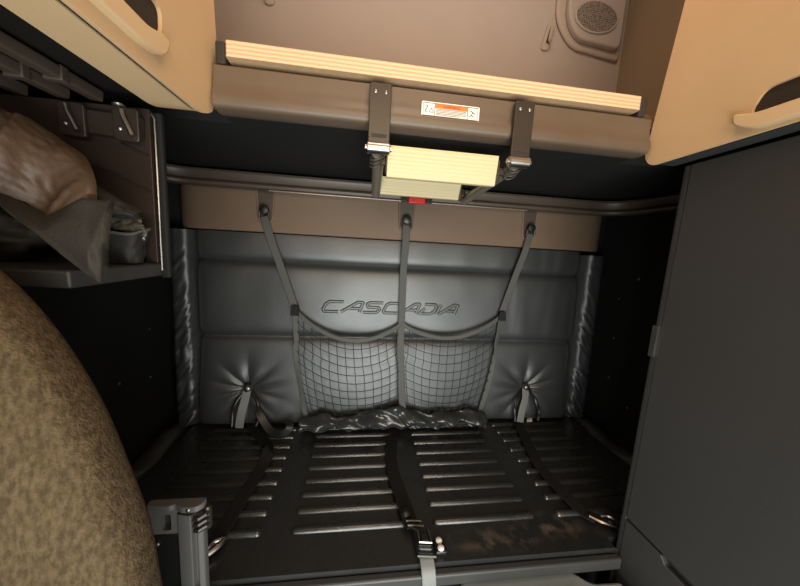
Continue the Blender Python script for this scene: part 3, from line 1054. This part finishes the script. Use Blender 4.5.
# jacket thrown over the shelf: body and sleeve are surfaces with folds
jk = thing('leather_jacket', 'tan leather jacket slumped on the left shelf with its dark sleeve hanging over the edge', 'jacket', (-.75, .55, 1.2775))
def bez(A, t):
    n = len(A) - 1
    k = min(int(t * n), n - 1)
    f = t * n - k
    a, b = Vector(A[k]), Vector(A[k + 1])
    return a + (b - a) * f
TOP = [(-.90, .59, 1.56), (-.80, .585, 1.532), (-.745, .58, 1.510), (-.704, .58, 1.488), (-.660, .58, 1.457)]
MID = [(-.90, .55, 1.43), (-.76, .54, 1.428), (-.700, .53, 1.432), (-.650, .53, 1.421), (-.603, .53, 1.408)]
BOT = [(-.90, .53, 1.36), (-.755, .53, 1.380), (-.697, .525, 1.375), (-.659, .52, 1.346), (-.605, .52, 1.380)]
def body(u, v):
    a, b, c = bez(TOP, u), bez(MID, u), bez(BOT, u)
    p = a * (1 - v) * (1 - v) + b * 2 * v * (1 - v) + c * v * v
    q = u * 3.4 + v * 1.6
    d = 0.020 * nz(q, v * 1.2, 2.2) + 0.008 * nz(q * 2.6, v * 2.2, 6.1) + 0.003 * nz(u * 16, v * 14, 1.1)
    d += .020 * math.exp(-((u - .62 + .25 * v) / .07) ** 2) - .018 * math.exp(-((u - .50 + .25 * v) / .05) ** 2)
    d *= 1 - .8 * u ** 5
    return p + Vector((.2 * d, -d, .3 * d))
bm = bmesh.new()
sheet(bm, body, 60, 40, (0.0, 0.015, 0))
link('body', bm, 'jacket', jk, angle=80)
SL0 = [(-.86, .53, 1.40), (-.741, .515, 1.395), (-.655, .51, 1.352), (-.602, .51, 1.382), (-.570, .51, 1.380)]
SL1 = [(-.86, .50, 1.40), (-.705, .485, 1.382), (-.625, .475, 1.315), (-.573, .472, 1.272), (-.560, .472, 1.264)]
def sleeve(u, v):
    a, b = bez(SL0, u), bez(SL1, u)
    p = a + (b - a) * v
    d = .020 * math.sin(math.pi * v) + .007 * nz(u * 6 - v * 3, v * 3, 5.5) + .007 * (1 - abs(math.sin(u * 9 + v * 3)))
    return p + Vector((.2 * d, -d * .5, 0))
bm = bmesh.new()
sheet(bm, sleeve, 50, 24, (0, .012, 0))
sl = link('sleeve', bm, 'olive_cloth', jk, angle=80)
sl['label'] = 'dark olive sleeve'
LT = [(-.690, .595, 1.434), (-.655, .598, 1.413), (-.622, .602, 1.392), (-.594, .610, 1.376)]
LB = [(-.674, .590, 1.377), (-.643, .590, 1.361), (-.612, .596, 1.359), (-.590, .606, 1.362)]
def lining(u, v):
    a, b = bez(LT, u), bez(LB, u)
    p = a + (b - a) * v
    return p + Vector((0, -.012 * math.sin(math.pi * v) - .008 * nz(u * 5, v * 3, 3), 0))
bm = bmesh.new()
sheet(bm, lining, 30, 14, (0, .008, 0))
ln = link('lining', bm, 'dark_cloth', jk, angle=80)
ln['label'] = 'black lining spilling out behind the sleeve'
# dark lumpy bag under the jacket
bm = bmesh.new()
bmesh.ops.create_icosphere(bm, subdivisions=4, radius=1)
for v in bm.verts:
    n = 1 + .22 * nz(v.co.x * 2, v.co.y * 2, v.co.z * 2) + .12 * nz(v.co.x * 5, v.co.y * 5, v.co.z * 5)
    v.co = Vector((-.835 + .10 * v.co.x * n, .60 + .055 * v.co.y * n, max(1.2775, 1.318 + .047 * v.co.z * n)))
tag(link('soft_bag', bm, 'dark_cloth', angle=80), 'black soft bag lying on the shelf tray under the jacket', 'bag')

# pouch in the corner of the shelf
pc = thing('net_pouch', 'dark fabric pouch with a pale rim in the rear corner of the left shelf', 'pouch', (-.66, .65, 1.279))
bm = bmesh.new()
def pouch(u, v):
    a = 2 * math.pi * u
    r = .80 + .16 * v + .10 * nz(math.cos(a) * 1.6, math.sin(a) * 1.6, v * 2) + .05 * nz(a * 3, v * 5, 1)
    x = -.660 + .050 * r * math.copysign(abs(math.cos(a)) ** .7, math.cos(a))
    y = .648 + .026 * r * math.copysign(abs(math.sin(a)) ** .7, math.sin(a))
    return (x, y, 1.279 + (.060 + .006 * math.sin(a * 2 + .5)) * v)
sheet(bm, pouch, 40, 12)
bm.verts.ensure_lookup_table()
link('pocket', bm, 'dark_cloth', pc, angle=80)
bm = bmesh.new()
tube(bm, [pouch(k / 40, 1) for k in range(41)], .0026, 6)
link('rim', bm, 'web_grey', pc)
bm = bmesh.new()
bmesh.ops.create_icosphere(bm, subdivisions=4, radius=1)
for v in bm.verts:
    n = 1 + .35 * nz(v.co.x * 3, v.co.y * 3, v.co.z * 3)
    v.co = Vector((-.648 + .036 * v.co.x * n, .650 + .015 * v.co.y * n, 1.340 + .024 * v.co.z * n))
tag(link('plastic_bag', bm, 'clear_bag', angle=20), 'small crumpled grey plastic bag stuffed into the dark pouch', 'bag')

# ================================================================== CLOTH SEAT (left foreground)
st = thing('truck_seat', 'brown woven cloth seat with a rounded backrest at the left edge', 'seat', (-.74, .1, 0))
bm = bmesh.new()
bmesh.ops.create_uvsphere(bm, u_segments=96, v_segments=64, radius=1)
def sup(v, e):
    return math.copysign(abs(v) ** e, v)
for v in bm.verts:
    x, y, z = v.co
    # round in the x-z plane, flattened front to back
    ex = .92
    rx, rz = sup(x, ex), sup(z, ex)
    yy = sup(y, .62)
    v.co = Vector((-.735 + .283 * rx, .375 + .072 * yy, .707 + .643 * rz))
    v.co.y += .004 * nz(v.co.x * 8, v.co.z * 8, 2)
link('backrest', bm, 'seat', st, angle=80)
bm = bmesh.new()
box(bm, -.99, -.50, -.42, .28, .36, .50)
link('seat_cushion', bm, 'seat', st, bevel=.05)
bm = bmesh.new()
box(bm, -.94, -.55, -.3, .36, 0, .359)
link('pedestal', bm, 'black_plastic', st, bevel=.01)

# ================================================================== GREY SLOTTED POST beside the seat
po = thing('slotted_post', 'grey plastic post with a slotted cross arm between the cloth seat and the platform', 'post', (-.52, .6, 0))
bm = bmesh.new()
# channel section post
prism(bm, rounded([(-.548, .585), (-.520, .580), (-.518, .592), (-.511, .592), (-.509, .580), (-.499, .585), (-.499, .602), (-.548, .602)], .003, 3), 'z', 0, .782)
link('column', bm, 'post', po)
bm = bmesh.new()
plate_with_hole(bm, rounded([(-.612, .735), (-.549, .735), (-.549, .790), (-.612, .790)], .004, 3),
                rounded([(-.580, .743), (-.562, .743), (-.562, .779), (-.580, .779)], .004, 3), 'y', .590, .602)
arm = link('cross_arm', bm, 'post', po)
bm = bmesh.new()
box(bm, -.60, -.552, .6025, .605, .738, .788)
link('arm_back', bm, 'slot_dark', arm, smooth=False)
bm = bmesh.new()
prism(bm, rounded([(-.605, .587), (-.56, .583), (-.552, .589), (-.535, .578), (-.508, .578), (-.498, .588), (-.498, .604), (-.605, .604)], .006, 4), 'z', .7905, .803)
cp = link('cap', bm, 'post', po, bevel=.004)
bm = bmesh.new()
for k in range(3):
    tube(bm, [(-.512, .578, .752 + k * .013), (-.502, .575, .754 + k * .013), (-.493, .582, .756 + k * .013), (-.491, .594, .757 + k * .013)], .005, 8)
lathe(bm, [(.006, 0), (.008, .004), (.008, .044), (.006, .05)], (-.494, .594, .742), 'z', 14)
link('ratchet', bm, 'bracket', po)
bm = bmesh.new()
rivet(bm, (-.523, .5785, .797), .004, 'y')
link('rivet', bm, 'alu', cp)
bm = bmesh.new()
box(bm, -.602, -.5495, .596, .64, 0, .728)
bx = link('black_housing', bm, 'black_plastic', po, bevel=.004)
bm = bmesh.new()
rivet(bm, (-.594, .596, .706), .005, 'y')
link('screw', bm, 'alu', bx)
bm = bmesh.new()
lathe(bm, [(.012, 0), (.018, .01), (.020, .04), (.016, .058), (.005, .064)], (-.512, .560, .545), 'z', 18)
tube(bm, [(-.512, .560, .55), (-.512, .565, .50), (-.514, .586, .46)], .010, 10)
link('lever_knob', bm, 'rail_grey', po)

# ================================================================== SPEAKER POD, COAT HOOKS (upper wall)
sp = thing('speaker_pod', 'round speaker in a raised grey pod at the top right of the upper wall', 'speaker', (.83, 1.40, 2.45))
bm = bmesh.new()
prism(bm, rounded([(.60, 2.79), (.612, 2.36), (.70, 2.265), (.80, 2.255), (.940, 2.240), (.955, 2.79)], [0, .1, .06, .05, .02, 0]), 'y', 1.398, 1.4195)
link('surround', bm, 'taupe_panel', sp, bevel=.012)
bm = bmesh.new()
prism(bm, rounded([(.635, 2.79), (.648, 2.36), (.705, 2.286), (.912, 2.268), (.915, 2.79)], [0, .06, .04, .03, 0]), 'y', 1.366, 1.3975)
link('pod', bm, 'taupe', sp, bevel=.008)
bm = bmesh.new()
pe = [(.775 + .098 * math.cos(a), 2.373 + .060 * math.sin(a)) for a in [2 * math.pi * k / 40 for k in range(40)]]
prism(bm, pe, 'y', 1.358, 1.3655)
link('grille', bm, 'grille', sp)
bm = bmesh.new()
tube(bm, [(x, 1.362, z) for x, z in pe] + [(pe[0][0], 1.362, pe[0][1])], .005, 8, upv=(0, 1, 0))
link('grille_ring', bm, 'taupe_panel', sp)

for cx_, cz_, lean, lab in ((-.595, 2.318, 0, 'small pale coat hook on the left of the upper wall'), (.592, 2.305, .012, 'small pale coat hook on the upper wall beside the speaker pod')):
    t = thing('coat_hook', lab, 'hook', (cx_, 1.418, cz_), 'coat hooks on the upper wall')
    bm = bmesh.new()
    o_ = rounded([(cx_ - .020 - lean, cz_ - .058), (cx_ + .018 - lean, cz_ - .058), (cx_ + .020 + lean, cz_ + .058), (cx_ - .018 + lean, cz_ + .058)], .018, 6)
    prism(bm, o_, 'y', 1.409, 1.4195)
    pt_ = link('back_plate', bm, 'taupe_panel', t, bevel=.003)
    bm = bmesh.new()
    prism(bm, rounded([(cx_ - .006 - lean * .5, cz_ - .03), (cx_ + .008 - lean * .5, cz_ - .03), (cx_ + .010 + lean * .6, cz_ + .038), (cx_ - .004 + lean * .6, cz_ + .038)], .005), 'y', 1.4075, 1.4088)
    link('slot', bm, 'slot_dark', pt_)
    bm = bmesh.new()
    tube(bm, smoothpath([(cx_ + lean * .5, 1.406, cz_ + .034), (cx_ + lean * .3, 1.398, cz_ + .02), (cx_ - lean * .2, 1.396, cz_ - .02), (cx_ - lean * .4, 1.388, cz_ - .034), (cx_ - lean * .4, 1.374, cz_ - .03)], 5), .006, 8)
    link('hook', bm, 'taupe_panel', t)
